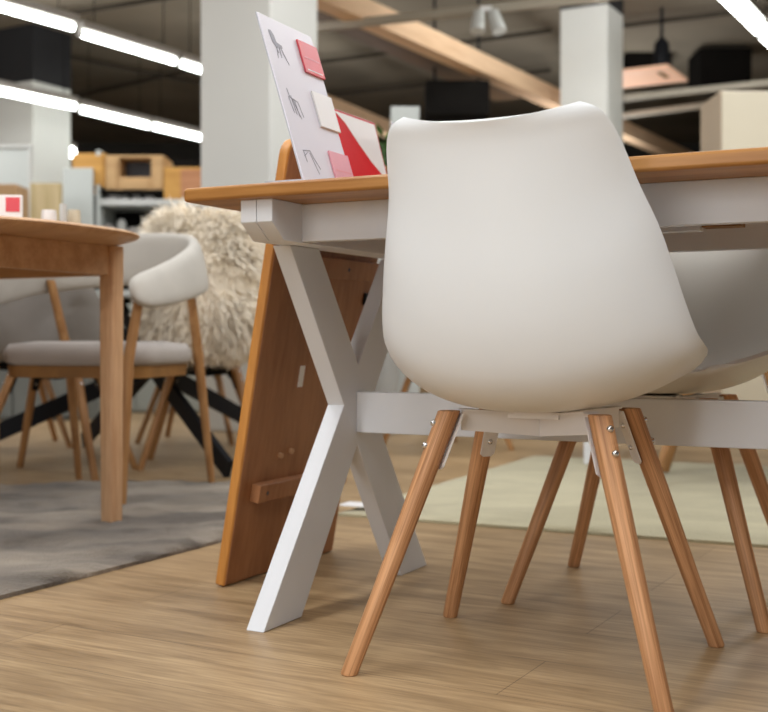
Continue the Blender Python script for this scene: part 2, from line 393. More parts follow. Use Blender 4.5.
# ------------------------------------------------------------------ X-leg dining table
TA = R(-27); P0 = Vector((-.203, 1.954, 0))
def T(u, w, z=0.0):
    return P0 + Vector((u*math.cos(TA) - w*math.sin(TA), u*math.sin(TA) + w*math.cos(TA), z))
table = thing('dining_table', 'long dining table with oak top, white apron and white crossed X legs', 'table', P0, TA)
TL = 1.50
mb = MB(); mb.prism(rrect(-.126, -.058, TL, .725, .010, .7265), (0, 0, .0235)); mb.build('tabletop', M['top_oak'], table, bevel=.006, seg=3)
for w0 in (.06, .575):
    MB().box((.036, w0, .662), (TL-.16, w0+.022, .7265)).build('apron', M['white_paint'], table, bevel=.0015)
for ue in (0, 1):
    U = (lambda u: u) if not ue else (lambda u: TL - .121 - u)
    for u0, u1 in ((-.022, .0085), (.0095, .040)):
        prof = [(-.036, .7265), (-.036, .689), (.002, .660), (.655, .660), (.697, .695), (.697, .7265)]
        MB().prism([(U(u0), w, z) for w, z in prof], (U(u1)-U(u0), 0, 0)).build('end_rail', M['white_paint'], table, bevel=.0015)
    b = .0625
    def bar(wf, wt, e):
        return MB().prism([(U(-.036+e), wf-b, 0), (U(-.036+e), wf+b, 0), (U(-.036+e), wt+.051, .660), (U(-.036+e), wt-.051, .660)], (U(.0)-U(-.036), 0, 0))
    bar(.0625, .552, 0).build('leg', M['white_paint'], table, bevel=.002)
    bar(.592, .135, .0004).build('leg', M['white_paint'], table, bevel=.002)
MB().box((.0005, .328, .314), (TL-.122, .358, .393)).build('stretcher', M['white_paint'], table, bevel=.002)
# extension rails and stops under the top
MB().box((.3, .225, .668), (.678, .25, .7265)).build('extension_rail', M['white_paint'], table, bevel=.001)
MB().box((.680, .225, .673), (.742, .26, .7265)).build('stop_block', M['bracket'], table, bevel=.001)

# leaning table leaf -----------------------------------------------------------
LP = P0; 
leafm = thing('table_leaf', 'orange-brown wooden extension leaf standing on edge, leaning against the table end', 'table leaf', T(-.288, .263), TA)
lean = math.atan(.1767); ln = .898
Mx = Matrix.Rotation(lean, 4, 'Y')
pts = [(0, .0, 0.0), (0, .44, 0.0)]
def lf(y, z, x=0): return Mx @ Vector((x, y, z))
r = .035; n = 6; prof = [(0, 0), (.44, 0)]
prof += [(.44 - r + r*math.cos(R(90*k/n)), ln - r + r*math.sin(R(90*k/n))) for k in range(n+1)]
prof += [(r + r*math.cos(R(90+90*k/n)), ln - r + r*math.sin(R(90+90*k/n))) for k in range(n+1)]
zb = .026*math.sin(lean)
MB().prism([lf(y, z + zb, 0) for y, z in prof], Mx.to_3x3() @ Vector((.0225, 0, 0))).build('leaf_board', M['leaf_edge'], leafm, bevel=.005)
i = .004
prof2 = [(i, i), (.44-i, i)] + [(.44-i - r + r*math.cos(R(90*k/n)), ln-i - r + r*math.sin(R(90*k/n))) for k in range(n+1)] + [(i+r + r*math.cos(R(90+90*k/n)), ln-i - r + r*math.sin(R(90+90*k/n))) for k in range(n+1)]
MB().prism([lf(y, z + zb, .0222) for y, z in prof2], Mx.to_3x3() @ Vector((.0018, 0, 0))).build('underside_panel', M['leaf_face'], leafm, bevel=.002)
for y0, y1, z0, z1 in ((.045, .41, .175, .212), (.10, .43, .640, .682)):
    cl = MB().box((.0238, y0, z0), (.046, y1, z1), Mx).build('cleat', M['leaf_face'], leafm, bevel=.002)
    for y in (y0+.03, y0+.17):
        MB().tube([Mx @ Vector((.0455, y, (z0+z1)/2)), Mx @ Vector((.0466, y, (z0+z1)/2))], .0045, n=10).build('screw_hole', M['dark_ink'], cl)
MB().box((.0238, .165, .405), (.0248, .185, .450), Mx).build('sticker', M['paper'], leafm)
for y, z in ((.135, .262), (.175, .268)):
    MB().tube([Mx @ Vector((.0235, y, z)), Mx @ Vector((.031, y, z))], .006, n=12).build('dowel_peg', M['oak2'], leafm)
MB().box((.0238, .395, .585), (.030, .417, .612), Mx).build('catch', M['black'], leafm)

# signs on the table ------------------------------------------------------------
# A4 card, width along the table's w axis, leaning back towards the table end
def sign_frame(u, w, z, lean_deg, name, label, cat, da=0.0):
    t = thing(name, label, cat, T(u, w, z), TA + da)
    return t, Matrix.Rotation(R(-lean_deg), 4, 'Y')
cd, Mc = sign_frame(.107, -.045, .7503, 17.5, 'display_card', 'white leaning display card with chair drawings and three price tags, standing at the table edge', 'sign', R(1.0))
CW, CH = .178, .296
MB().box((-.0016, 0, 0), (0, CW, CH), Mc).build('card_sheet', M['card'], cd)
MB().box((-.0035, -.0012, 0), (-.0018, CW+.001, CH+.001), Mc).build('acrylic_backing', M['acryl'], cd)
bmx = MB(); bmx.prism([(-.004, 0, 0), (-.004, CW, 0), (-.075, CW, 0), (-.075, 0, 0)], (0, 0, .003)); bmx.build('stand_foot', M['acryl'], cd)
def ctag(y0, y1, z0, z1, mat, text):
    o = MB().box((.0006, y0, z0), (.0042, y1, z1), Mc).build('price_tag', mat, cd, bevel=.0006)
    if text:
        MB().box((.0043, y0+.008, z0+.028), (.0046, y1-.008, z0+.0305), Mc).build('tag_line', M['tagtext'], o)
        MB().box((.0043, y0+.008, z0+.005), (.0046, y1-.008, z0+.007), Mc).build('tag_line', M['paper'], o)
ctag(.112, .180, .213, .274, M['tagred'], True)
ctag(.112, .181, .112, .178, M['paper'], False)
ctag(.112, .181, .004, .068, M['tag_glare'], True)  # glare is painted into this red tag's colour
def icon(y, z, kind):
    mb = MB()
    def st(a, b, w=.0016):
        a = Vector((0, y + .72*a[0], z + .72*a[1])); b = Vector((0, y + .72*b[0], z + .72*b[1])); d = (b-a).normalized(); nrm = Vector((0, -d.z, d.y))*w/2
        mb.prism([Mc @ (p + Vector((.0003, 0, 0))) for p in (a-nrm, b-nrm, b+nrm, a+nrm)], Mc.to_3x3() @ Vector((.0004, 0, 0)))
    if kind == 0:
        mb.prism([Mc @ Vector((.0003, y+.72*a, z+.72*b)) for a, b in ((0, .052), (.010, .054), (.020, .044), (.024, .026), (.045, .022), (.046, .015), (.018, .012), (.006, .022))], Mc.to_3x3() @ Vector((.0004, 0, 0)))
        for a, b in (((.02, .014), (.012, -.016)), ((.03, .015), (.03, -.012)), ((.036, .016), (.058, -.024)), ((.016, .013), (.022, -.002))): st(a, b)
    elif kind == 1:
        for a, b in (((.0, .03), (.008, -.01)), ((.012, .034), (.018, -.012)), ((.004, .03), (.04, .022)), ((.024, .028), (.030, -.016)), ((.038, .024), (.048, -.014)), ((.006, .03), (.002, .05)), ((.014, .028), (.036, -.02))): st(a, b, .0013)
    else:
        for a, b in (((.0, .022), (.034, .026)), ((.002, .022), (.006, -.006)), ((.034, .026), (.044, .006)), ((.03, .02), (.05, -.03)), ((.044, .008), (.062, -.016)), ((.0, .008), (.02, .02))): st(a, b, .0013)
    mb.build('chair_drawing', M['ink'], cd)
icon(.020, .232, 0); icon(.026, .130, 1); icon(.024, .040, 2)

lf2, Mc = sign_frame(-.004, .325, .7503, 15, 'leaflet_holder', 'red leaflet with painted white glare in a clear holder behind the white card', 'leaflet')
W2, H2 = .190, .205
MB().box((-.001, 0, 0), (0, W2, H2), Mc).build('leaflet_sheet', M['red'], lf2)
MB().prism([Mc @ Vector((.0003, y, z)) for y, z in ((.015, H2-.004), (W2-.004, H2-.004), (W2-.004, .070), (.165, .088), (.130, .110), (.092, .142), (.050, .182))], Mc.to_3x3() @ Vector((.0004, 0, 0))).build('glare_patch', M['paper'], lf2)  # glare on the holder, painted as a flat white shape
for y0, y1, z0 in ((.11, .15, .066), (.125, .175, .060), (.135, .16, .073)):
    MB().box((.0003, y0, z0), (.0008, y1, z0+.004), Mc).build('print_line', M['dark_ink'], lf2)
MB().box((-.003, -.001, 0), (-.0012, W2+.001, H2+.002), Mc).build('holder_back', M['acryl'], lf2)
wc, Mc = sign_frame(.010, .535, .7503, 10, 'paper_card', 'white card with grey print standing beside the red leaflet', 'sign', R(8))
MB().box((-.001, 0, 0), (0, .15, .205), Mc).build('card_sheet', M['card'], wc)
for k in range(4):
    MB().box((.0002, .012, .145-.03*k), (.0006, .05, .150-.03*k), Mc).build('print_line', M['ink'], wc)

# ------------------------------------------------------------------ rugs
def rug(name, outline, mat, label, h=.014, amp=.006, res=.035):
    from mathutils import geometry
    xs = [p.x for p in outline]; ys = [p.y for p in outline]
    # grid clipped to the polygon through an inset loop + triangulated interior points
    pts = [Vector((p.x, p.y)) for p in outline]
    ring = []
    for k in range(len(pts)):
        a, b = pts[k], pts[(k+1) % len(pts)]; m = max(1, int((b-a).length/res))
        ring += [a + (b-a)*(q/m) for q in range(m)]
    c = sum(ring, Vector((0, 0))) / len(ring)
    inner = []
    x = min(xs)
    while x < max(xs):
        y = min(ys)
        while y < max(ys):
            p = Vector((x + random.uniform(-.3, .3)*res, y + random.uniform(-.3, .3)*res))
            ins = False; j = len(ring)-1
            for i2 in range(len(ring)):
                a, b = ring[i2], ring[j]
                if (a.y > p.y) != (b.y > p.y) and p.x < (b.x-a.x)*(p.y-a.y)/(b.y-a.y) + a.x: ins = not ins
                j = i2
            if ins and min((p-q).length for q in ring[::2]) > res*.7: inner.append(p)
            y += res
        x += res
    allp = ring + inner
    v2, e2, f2, *_ = geometry.delaunay_2d_cdt(allp, [(k, (k+1) % len(ring)) for k in range(len(ring))], [], 1, 1e-5)
    nr = len(ring); bm = bmesh.new(); tv = []
    for k, p in enumerate(v2):
        z = h + amp*noise.noise((p.x*9, p.y*9, 0)) + amp*.7*noise.noise((p.x*27, p.y*27, 3))
        if k < nr: z = h*.55
        tv.append(bm.verts.new((p.x, p.y, max(.004, z))))
    for f in f2:
        try: bm.faces.new([tv[q] for q in f])
        except ValueError: pass
    bv = [bm.verts.new((p.x, p.y, .0005)) for p in ring]
    for k in range(nr): bm.faces.new((tv[k], tv[(k+1) % nr], bv[(k+1) % nr], bv[k]))
    s = MB(); s.bm.free(); s.bm = bm
    return tag(s.build(name, mat, smooth=True, ang=70), label, 'rug')
rug('grey_rug', [gp(-60, 640), gp(0, 600), gp(110, 572), gp(220, 543), gp(250, 524), gp(262, 503), gp(246, 489), gp(225, 485), gp(150, 484), gp(60, 486), gp(-140, 492), gp(-300, 540)], M['rug_grey'], 'grey shaggy rug on the floor under the oval oak table', .016, .012)
ra = R(-25.5); q0 = gp(338, 516)
def RU(u, w): return q0 + Vector((u*math.cos(ra) - w*math.sin(ra), u*math.sin(ra) + w*math.cos(ra), 0))
rug('cream_rug', [RU(0, 0), RU(2.6, 0), RU(2.6, 1.75), RU(0, 1.75)], M['rug_light'], 'pale cream green rug on the floor behind the X-leg table', .014, .004, .06)
p = gp(352, 507, .02)
t = MB().prism([(-.06, -.025, 0), (.05, -.05, 0), (.06, .03, 0), (-.04, .05, 0)], (0, 0, .002)).build('paper_label', M['paper'], loc=(p.x+.02, p.y+.02, .023), rz=R(-10))
tag(t, 'small white paper label lying on the corner of the cream rug', 'label')

# ------------------------------------------------------------------ oval oak table at the left
ta = TA; lx, ly = .60, .31
TC = Vector((-.715 - lx*math.cos(ta) + ly*math.sin(ta), 3.045 - lx*math.sin(ta) - ly*math.cos(ta), .013))
oval = thing('oval_table', 'oak table with rounded corners and thin rim at the left edge of the photo', 'table', TC, ta)
def ell(a, b, z, n=96, e=.70):
    return [Vector((a*math.copysign(abs(math.cos(t))**e, math.cos(t)), b*math.copysign(abs(math.sin(t))**e, math.sin(t)), z)) for t in (2*math.pi*k/n for k in range(n))]
A, B_ = .797, .45
MB().loft([ell(A-.10, B_-.10, .724), ell(A-.035, B_-.035, .726), ell(A-.006, B_-.006, .735), ell(A, B_, .741), ell(A-.003, B_-.003, .745), ell(A-.012, B_-.012, .748)]).build('tabletop', M['oak2x'], oval)

for sx in (-1, 1):
    for sy in (-1, 1):
        s0, s1 = .0235, .0215
        def sq(h, z):
            o = rrect(sx*lx-h, sy*ly-h, sx*lx+h, sy*ly+h, .008, z, 3); return [Vector(q) for q in o]
        MB().loft([sq(s1, .002 if (sx, sy) != (1, -1) and 0 else .0), sq(s0, .45), sq(.024, .724)]).build('leg', M['oak2'], oval)
for sy in (-1, 1):
    MB().box((-lx+.02, sy*ly-.012 if sy > 0 else sy*ly-.016, .648), (lx-.02, sy*ly+.016 if sy > 0 else sy*ly+.012, .724)).build('apron', M['oak2x'], oval, bevel=.002)
for sx in (-1, 1):
    MB().box((sx*lx-.012, -ly+.02, .648), (sx*lx+.012, ly-.02, .724)).build('apron', M['oak2x'], oval, bevel=.002)
# things on the oval table
sg = thing('price_sign', 'small white sign with a red square standing on the oval table', 'sign', at(9, 218, 2.75), R(8))
sg.location.z = .7615
MB().box((-.045, -.008, 0), (.031, .008, .074)).build('sign_board', M['paper'], sg, bevel=.001)
MB().box((-.006, -.0095, .034), (.026, -.0082, .068)).build('red_square', M['tagred'], sg)

# ------------------------------------------------------------------ curved-back upholstered chair
def make_armchair(label, mat_b, mat_s):
    t = thing('curved_back_chair', label, 'chair')
    def half(side, n=15):
        return catmull([(.246, .300, .612), (.270, .19, .632), (.285, .05, .665), (.277, -.09, .702), (.225, -.21, .732), (.12, -.275, .748), (0, -.29, .752)], n)
    right = half(1); path = right + [Vector((-p.x, p.y, p.z)) for p in reversed(right[:-1])]
    rings = []; n = len(path)
    for k, p in enumerate(path):
        d = path[min(k+1, n-1)] - path[max(k-1, 0)]; d.z = 0; d.normalize()
        o = Vector((d.y, -d.x, 0))            # outwards
        e = min(k, n-1-k) / (n-1) * 2
        hh = .046 + .042*min(1, e*1.5); th = .024
        end = 1.0
        if min(k, n-1-k) == 0: end = .6
        tilt = .018
        ring = []
        for q in range(16):
            a = 2*math.pi*q/16; ca, sa = math.cos(a), math.sin(a)
            x = math.copysign(abs(ca)**.75, ca)*th*end; z = math.copysign(abs(sa)**.6, sa)*hh*end
            ring.append(p + o*(x + tilt*(z/hh)) + Vector((0, 0, z)))
        rings.append(ring)
    MB().loft(rings).build('backrest', mat_b, t, sub=1, ang=80)
    def sp(w, d, z, r=.09):
        pts = []
        for q in rrect(-w, -d, w, d, r, z, 5):
            x, y = q[0], q[1]; pts.append(Vector((x*(1.0 + .06*y/d), y, z)))
        return pts
    MB().loft([sp(.225, .215, .403), sp(.238, .228, .415), sp(.240, .230, .442), sp(.228, .218, .466), sp(.17, .16, .475)]).build('seat', mat_s, t, ang=60)
    MB().loft([sp(.218, .208, .366, .06), sp(.222, .212, .402, .06)]).build('seat_frame', M['bracket'], t)
    for sx in (-1, 1):
        MB().tube([(sx*.205, .275, 0), (sx*.220, .265, .42), (sx*.247, .255, .590)], [.0115, .0165, .014], flat=True).build('leg', M['oak_chair'], t)
        MB().tube([(sx*.245, -.285, 0), (sx*.235, -.20, .42), (sx*.245, -.10, .675)], [.0115, .0165, .014], flat=True).build('leg', M['oak_chair'], t)
    return t
armchair = make_armchair('pale grey upholstered chair with curved back and oak legs at the left oak table', M['fabric'], M['fabric_seat'])
armchair.location = (-.882, 3.648, .012); armchair.rotation_euler = (0, 0, math.atan2(.25, -.968) - math.pi/2 + R(0))
fw = Vector((-.25, -.968, 0)); armchair.rotation_euler = (0, 0, math.atan2(fw.y, fw.x) - math.pi/2)

# ------------------------------------------------------------------ grey shell chairs, sheepskin chair
SC = make_shell_chair('grey upholstered shell chair with oak legs behind the pale curved-back chair', M['fabric_dark'])
for ch in SC.children:
    if ch.name.startswith('leg'): ch.data.materials[0] = M['oak_chair']
    if ch.name.startswith('cross_frame'): ch.data.materials[0] = M['black']
SC.location = (-1.20, 4.24, 0); SC.rotation_euler = (0, 0, R(-8))
sk = dup(SC, at(205, HOR, 4.58).xy.to_3d(), R(6), 'oak-legged chair hidden under a shaggy cream sheepskin', None)
g3 = dup(SC, (-.90, 5.62, 0), R(170), 'grey shell chair on the far side of the black-legged table', None)
g4 = dup(SC, (-1.72, 5.35, 0), R(205), 'grey shell chair with oak legs at the left far side of the black-legged table', None)

# sheepskin: a rounded hide covered in wavy locks
def sheepskin():
    t = at(203, HOR, 4.28); t.z = 0
    rng = random.Random(3); mb = MB()
    hw, hd, zc, hz = .208, .14, .695, .252
    def surf(u, v):                       # u angle around, v elevation
        cu, su, cv, sv = math.cos(u), math.sin(u), math.cos(v), math.sin(v)
        sp = lambda x, e: math.copysign(abs(x)**e, x)
        tap = 1.0 - .10*max(0, sp(sv, .55)) 
        return Vector((hw*sp(cv, .5)*sp(cu, .6)*tap, hd*sp(cv, .5)*sp(su, .8) - .04*sv, zc + hz*sp(sv, .62)))
    nu, nv = 40, 22
    mb.loft([[surf(2*math.pi*i/nu, -math.pi/2*.97 + math.pi*.97*j/(nv-1)) for i in range(nu)] for j in range(nv)])
    c = Vector((0, -.0, zc))
    for k in range(10000):
        u = rng.uniform(0, 2*math.pi); v = math.asin(rng.uniform(-.98, 1))
        if math.sin(u) > .35 and v < 1.0 and rng.random() < .75: continue
        p = surf(u, v); nrm = Vector(((p.x)/hw**2, p.y/hd**2*.5, (p.z-zc)/hz**2)).normalized()
        L_ = rng.uniform(.04, .085); w = rng.uniform(.0025, .005)
        side = nrm.cross(Vector((rng.uniform(-1, 1), rng.uniform(-1, 1), rng.uniform(-.4, 1)))).normalized()
        dirr = (nrm*1.0 + Vector((rng.uniform(-.9, .9), rng.uniform(-.5, .5), rng.uniform(-.7, .5)))).normalized()
        vs = []
        ph = rng.uniform(0, 6.28); q = p - nrm*.006
        for s in range(5):
            f = s/4
            wig = side*math.sin(ph + f*7)*.009*f
            cpt = q + wig
            ww = w*(1 - .75*f*f)
            vs += [cpt - side*ww, cpt + side*ww]
            dirr = (dirr + Vector((0, 0, -.22))).normalized()
            q = q + dirr*L_/4
        mb.poly(vs, [(2*s, 2*s+1, 2*s+3, 2*s+2) for s in range(4)])
    o = mb.bm
    me = bpy.data.meshes.new('sheepskin'); o.to_mesh(me); o.free(); me.materials.append(M['wool'])
    me.polygons.foreach_set('use_smooth', [True]*len(me.polygons))
    ob = bpy.data.objects.new('sheepskin', me); C.objects.link(ob); ob.location = t
    tag(ob, 'shaggy cream sheepskin draped over the chair between the two tables', 'sheepskin')
sheepskin()

# black table with a crossed spider base
bt = thing('black_leg_table', 'dark table on crossed black steel legs behind the sheepskin chair', 'table', (-.94, 4.93, 0))
mb = MB(); mb.prism(rrect(-.82, -.40, .62, .46, .05, .725), (0, 0, .028)); mb.build('tabletop', M['black_matt'], bt, bevel=.004)
def flatbar(p, q, w=.038, th=.011):
    p, q = Vector(p), Vector(q); d = (q-p).normalized(); s = d.cross(Vector((0, 0, 1))).normalized(); n2 = s.cross(d)
    return MB().prism([p - s*th - n2*w, p + s*th - n2*w, p + s*th + n2*w, p - s*th + n2*w], q-p)
c0 = Vector((.0, -.24, .385))
for p in (gp(229, 478), gp(84, 447), gp(-62, 466), gp(276, 441)):
    f = p - Vector((-.94, 4.93, 0)); f.z = .03
    tp = c0 + (c0 - f)*.55; tp.z = .72
    flatbar(f, c0, .034).build('leg', M['black'], bt)
    flatbar(c0, Vector((max(-.7, min(.55, -f.x*.8)), max(-.35, min(.4, -f.y*.7)), .722)), .034).build('upper_strut', M['black'], bt)
MB().tube([c0 - Vector((0, 0, .05)), c0 + Vector((0, 0, .05))], .06, n=20).build('hub', M['black'], bt)

# ------------------------------------------------------------------ furniture behind, right
wt = thing('white_table', 'white dining table standing on the cream rug behind the X-leg table', 'table', (1.575, 4.42, .004), TA)
mb = MB(); mb.prism(rrect(-.75, -.42, .75, .42, .03, .72), (0, 0, .03)); mb.build('tabletop', M['white_paint'], wt, bevel=.003)
for sx in (-1, 1):
    for sy in (-1, 1):
        MB().box((sx*.69-.03, sy*.36-.03, .015), (sx*.69+.03, sy*.36+.03, .72)).build('leg', M['white_paint'], wt, bevel=.003)
    MB().box((-.66, sx*.36-.012, .64), (.66, sx*.36+.012, .72)).build('apron', M['white_paint'], wt)
w1 = dup(chair1, (1.16, 3.88, .019), TA + R(8), 'white shell chair on the near side of the white table, seen under the stretcher', None)
w2 = dup(SC, (.28, 5.25, 0), R(-60), 'grey shell chair with oak legs standing far behind the table stretcher', None)
w3 = dup(chair1, (2.05, 3.42, .019), TA, 'white shell chair with oak legs at the right end of the white table', None)
for c in (w1, w3):
    for ch in c.children:
        if ch.name.startswith('leg'):
            ch.data = ch.data.copy(); ch.data.materials[0] = M['oak_chair']
def cabinet(name, label, x0, x1, Y, z0, z1, dp, mat, side=None, rz=0.0, doors=0, cat='cabinet'):
    t = thing(name, label, cat, ((x0+x1)/2, Y, z0), rz)
    w = (x1-x0)/2
    MB().box((-w, 0, 0), (w, dp, z1-z0)).build('carcass', side or mat, t, bevel=.004)
    for k in range(doors):
        a = -w + 2*w*k/doors; b = -w + 2*w*(k+1)/doors
        d = MB().box((a+.004, -.02, .02), (b-.004, -.001, z1-z0-.006)).build('door', mat, t, bevel=.003)
        kx = b - .04 if k % 2 == 0 else a + .04
        MB().box((kx-.006, -.035, (z1-z0)*.45), (kx+.006, -.0205, (z1-z0)*.58)).build('handle', M['fixture'], d)
    return t
cabinet('tall_cabinet', 'tall cream cabinet with a side coloured darker for shade at the right edge of the background', 1.74, 2.75, 6.0, 0, 1.775, .38, M['cream_cab'], M['cab_side_shaded'], R(0), 2)
cabinet('grey_cabinet', 'narrow grey cabinet top seen just behind the front chair back', .035, .19, 6.2, 0, 1.735, .3, M['panel_grey'], None, 0, 1)
cabinet('sideboard', 'low pale sideboard far behind the sheepskin chair', -1.95, -.72, 7.7, 0, .72, .45, M['plinth'], None, 0, 4)
cabinet('dark_sideboard', 'dark low sideboard far behind the cream rug', .9, 3.6, 7.6, 0, .62, .45, M['wall'], None, 0, 4)
cabinet('grey_sideboard', 'low grey sideboard at the left, behind the curved-back chair', -3.6, -1.78, 7.0, 0, .72, .25, M['grey_unit'], None, 0, 4)
# plant beside the grey cabinet
pp = thing('potted_plant', 'small green leafy plant beside the narrow grey cabinet, just behind the leaflets', 'plant', (.0, 6.02, 0))
MB().lathe([(.06, 0), (.085, .5), (.09, 1.2), (.078, 1.2), (.07, 1.15)]).build('pot', M['pot'], pp)
mb = MB(); rg = random.Random(5)
for k in range(46):
    a = rg.uniform(0, 6.28); r0 = rg.uniform(.01, .05); z = 1.2 + rg.uniform(0, .36)
    b = Vector((r0*math.cos(a), r0*math.sin(a), z)); d = Vector((math.cos(a), math.sin(a), rg.uniform(.2, 1.2))).normalized()*rg.uniform(.05, .09); s = d.cross(Vector((0, 0, 1))).normalized()*.016
    mb.poly([b, b+d*.5-s, b+d, b+d*.5+s], [(0, 1, 2, 3)])
mb.build('foliage', M['leaf'], pp); MB().tube([(0, 0, 1.15), (0, .005, 1.5)], .006, n=6).build('stem', M['leaf'], pp)

# ------------------------------------------------------------------ shelving at the back left
Ys = 8.6; k = Ys/F
def X_(px): return (px-384)*k
def Z_(py): return H + (HOR-py)*k
sh = thing('shelving_unit', 'long white shelving unit with a pale side panel carrying wooden cabinets, back left', 'shelf', (X_(96), Ys, 0))
ox = X_(96)
MB().box((0, .0, 0), (.03, .5, Z_(150))).build('side_panel', M['panel_grey'], sh)
for py in (199, 240, 290):
    MB().box((.03, 0, Z_(py)-.045), (X_(300)-ox, .5, Z_(py))).build('shelf_board', M['shelf_white'], sh)
MB().box((.03, .48, 0), (X_(300)-ox, .5, Z_(150))).build('back_panel', M['black_matt'], sh)
MB().box((.03, 0, Z_(190)-.03), (X_(163)-ox, .48, Z_(190))).build('shelf_board', M['black_matt'], sh)
pnl = MB().box((X_(65), Ys-.06, .0), (X_(96)-.01, Ys-.02, Z_(169))).build('divider_panel', M['panel_grey'], bevel=.004)
tag(pnl, 'pale grey upright divider panel at the left end of the shelving', 'panel')
def wallbox(name, label, px0, px1, py0, py1, mat, mat_side, dp, opening=None, drawers=0, sidepx=0):
    z0, z1 = Z_(py1), Z_(py0)
    t = thing(name, label, 'cabinet', (X_(px0), Ys+.005, z0))
    w = X_(px1)-X_(px0); h = z1-z0
    if opening:
        a0, a1, b0, b1 = opening
        a0, a1 = X_(a0)-X_(px0), X_(a1)-X_(px0); b0, b1 = Z_(b1)-z0, Z_(b0)-z0
        for lo, hi in (((0, 0, 0), (a0, dp, h)), ((a1, 0, 0), (w, dp, h)), ((a0, 0, 0), (a1, dp, b0)), ((a0, 0, b1), (a1, dp, h))):
            MB().box(lo, hi).build('carcass_panel', mat, t)
        MB().box((a0, dp*.55, b0), (a1, dp*.6, b1)).build('niche_back', M['dark_ink'], t)
        MB().box((a0+.02, -.012, .01), (a1-.02, -.001, b0-.02)).build('drawer', mat, t)
        MB().box((.01, -.012, .01), (a0-.02, -.001, h-.02)).build('door', mat, t)
        MB().box((a1+.02, -.012, .01), (w-.01, -.001, h-.02)).build('door', mat, t)
    else:
        MB().box((0, 0, 0), (w, dp, h)).build('carcass', mat, t, bevel=.003)
        MB().box((.02 if mat is mat_side else w*.42, -.012, .02), (w-.02, -.001, h-.02)).build('door', mat_side, t, bevel=.003)
    return t
wallbox('wall_cabinet', 'honey coloured wooden cabinet at the left end of the shelving top', 72, 105, 153, 187, M['unit_orange'], M['unit_orange'], .45)
wallbox('media_cabinet', 'pale oak cabinet with a dark open niche on top of the shelving', 105.5, 163, 155, 190, M['unit_oak'], None, .4, (119, 151, 157.5, 177))
wallbox('oak_cabinet', 'reddish oak cabinet standing on the white shelf beside the pillar', 163.5, 205, 167, 199, M['unit_orange'], M['unit_red'], .4)
for n_, (px, py, w, h) in enumerate(((110, 199, .09, .035), (121, 199, .06, .03), (133, 199, .06, .032), (146, 199, .07, .028))):
    t = thing('white_bowl', ('flat white dish on the white shelf, left end', 'small white bowl on the white shelf, second from the left', 'small white bowl on the white shelf, third from the left', 'white dish on the white shelf, right end under the niche cabinet')[n_], 'dish', (X_(px), Ys+.12, Z_(py)+.004), 0, 'white crockery on the shelf')
    MB().lathe([(w*.35, 0), (w*.5, h*.3), (w*.55, h), (w*.48, h), (w*.4, h*.35), (w*.1, h*.15)], 16).build('bowl_body', M['paper'], t)
for n_, (px, py, w, h, c) in enumerate(((105, 240, .10, .12, 'fixture'), (118, 240, .07, .16, 'pot'), (131, 240, .12, .1, 'fabric_dark'), (150, 240, .1, .14, 'pot'))):
    t = thing('storage_jar', ('grey storage jar at the left of the lower shelf', 'slim grey jar on the lower shelf', 'wide dark jar on the lower shelf', 'grey round jar at the right of the lower shelf')[n_], 'jar', (X_(px), Ys+.12, Z_(py)+.004), 0, 'jars on the lower shelf')
    MB().lathe([(w*.4, 0), (w*.5, h*.2), (w*.5, h*.8), (w*.3, h)], 16).build('jar_body', M[c], t)
# items standing in front of the third pillar
fr = thing('framed_panel', 'large pale framed panel leaning in front of the left pillar', 'frame', (at(8, HOR, 8.2).x, 8.2, 0))
MB().box((-.5, 0, 0), (.14, .03, Z_(157)*1.0)).build('panel_face', M['panel_grey'], fr)
MB().box((.14, -.012, 0), (.165, .035, Z_(156))).build('frame_edge', M['shelf_white'], fr, bevel=.003)
MB().box((-.5, -.012, Z_(157)), (.165, .035, Z_(154))).build('frame_edge', M['shelf_white'], fr, bevel=.003)
sl = MB().box((at(30, HOR, 7.9).x, 7.9, 0), (at(61, HOR, 7.9).x, 7.94, H + (HOR-183)*7.9/F)).build('slat_panel', M['slat'], bevel=.003)
tag(sl, 'light striped wood slat panel standing before the left pillar', 'panel')
bx = MB().box((-.20, 0, 0), (.08, .25, H + (HOR-184)*7.3/F - .0)).build('wooden_cabinet', M['cardboard'], loc=(at(4, HOR, 7.3).x, 7.3, 0), bevel=.004)
tag(bx, 'brown wooden cabinet top at the left edge behind the red and white sign', 'cabinet')
for n_, (px, Y, w, z) in enumerate(((49, 2.93, .020, .058), (63, 2.95, .010, .076), (74, 3.0, .018, .066))):
    p = at(px, 220, Y)
    t = thing(('white_cup', 'glass_vase', 'candle_cup')[n_], ('short white cup on the oval table', 'slim white vase on the oval table', 'cream candle cup on the oval table')[n_], 'cup', (p.x, p.y, .7615))
    MB().lathe([(w*.8, 0), (w, z*.4), (w*.9, z), (w*.75, z), (w*.7, z*.3), (w*.1, z*.2)], 16).build('cup_body', M[('paper', 'shelf_white', 'cream_cab')[n_]], t)

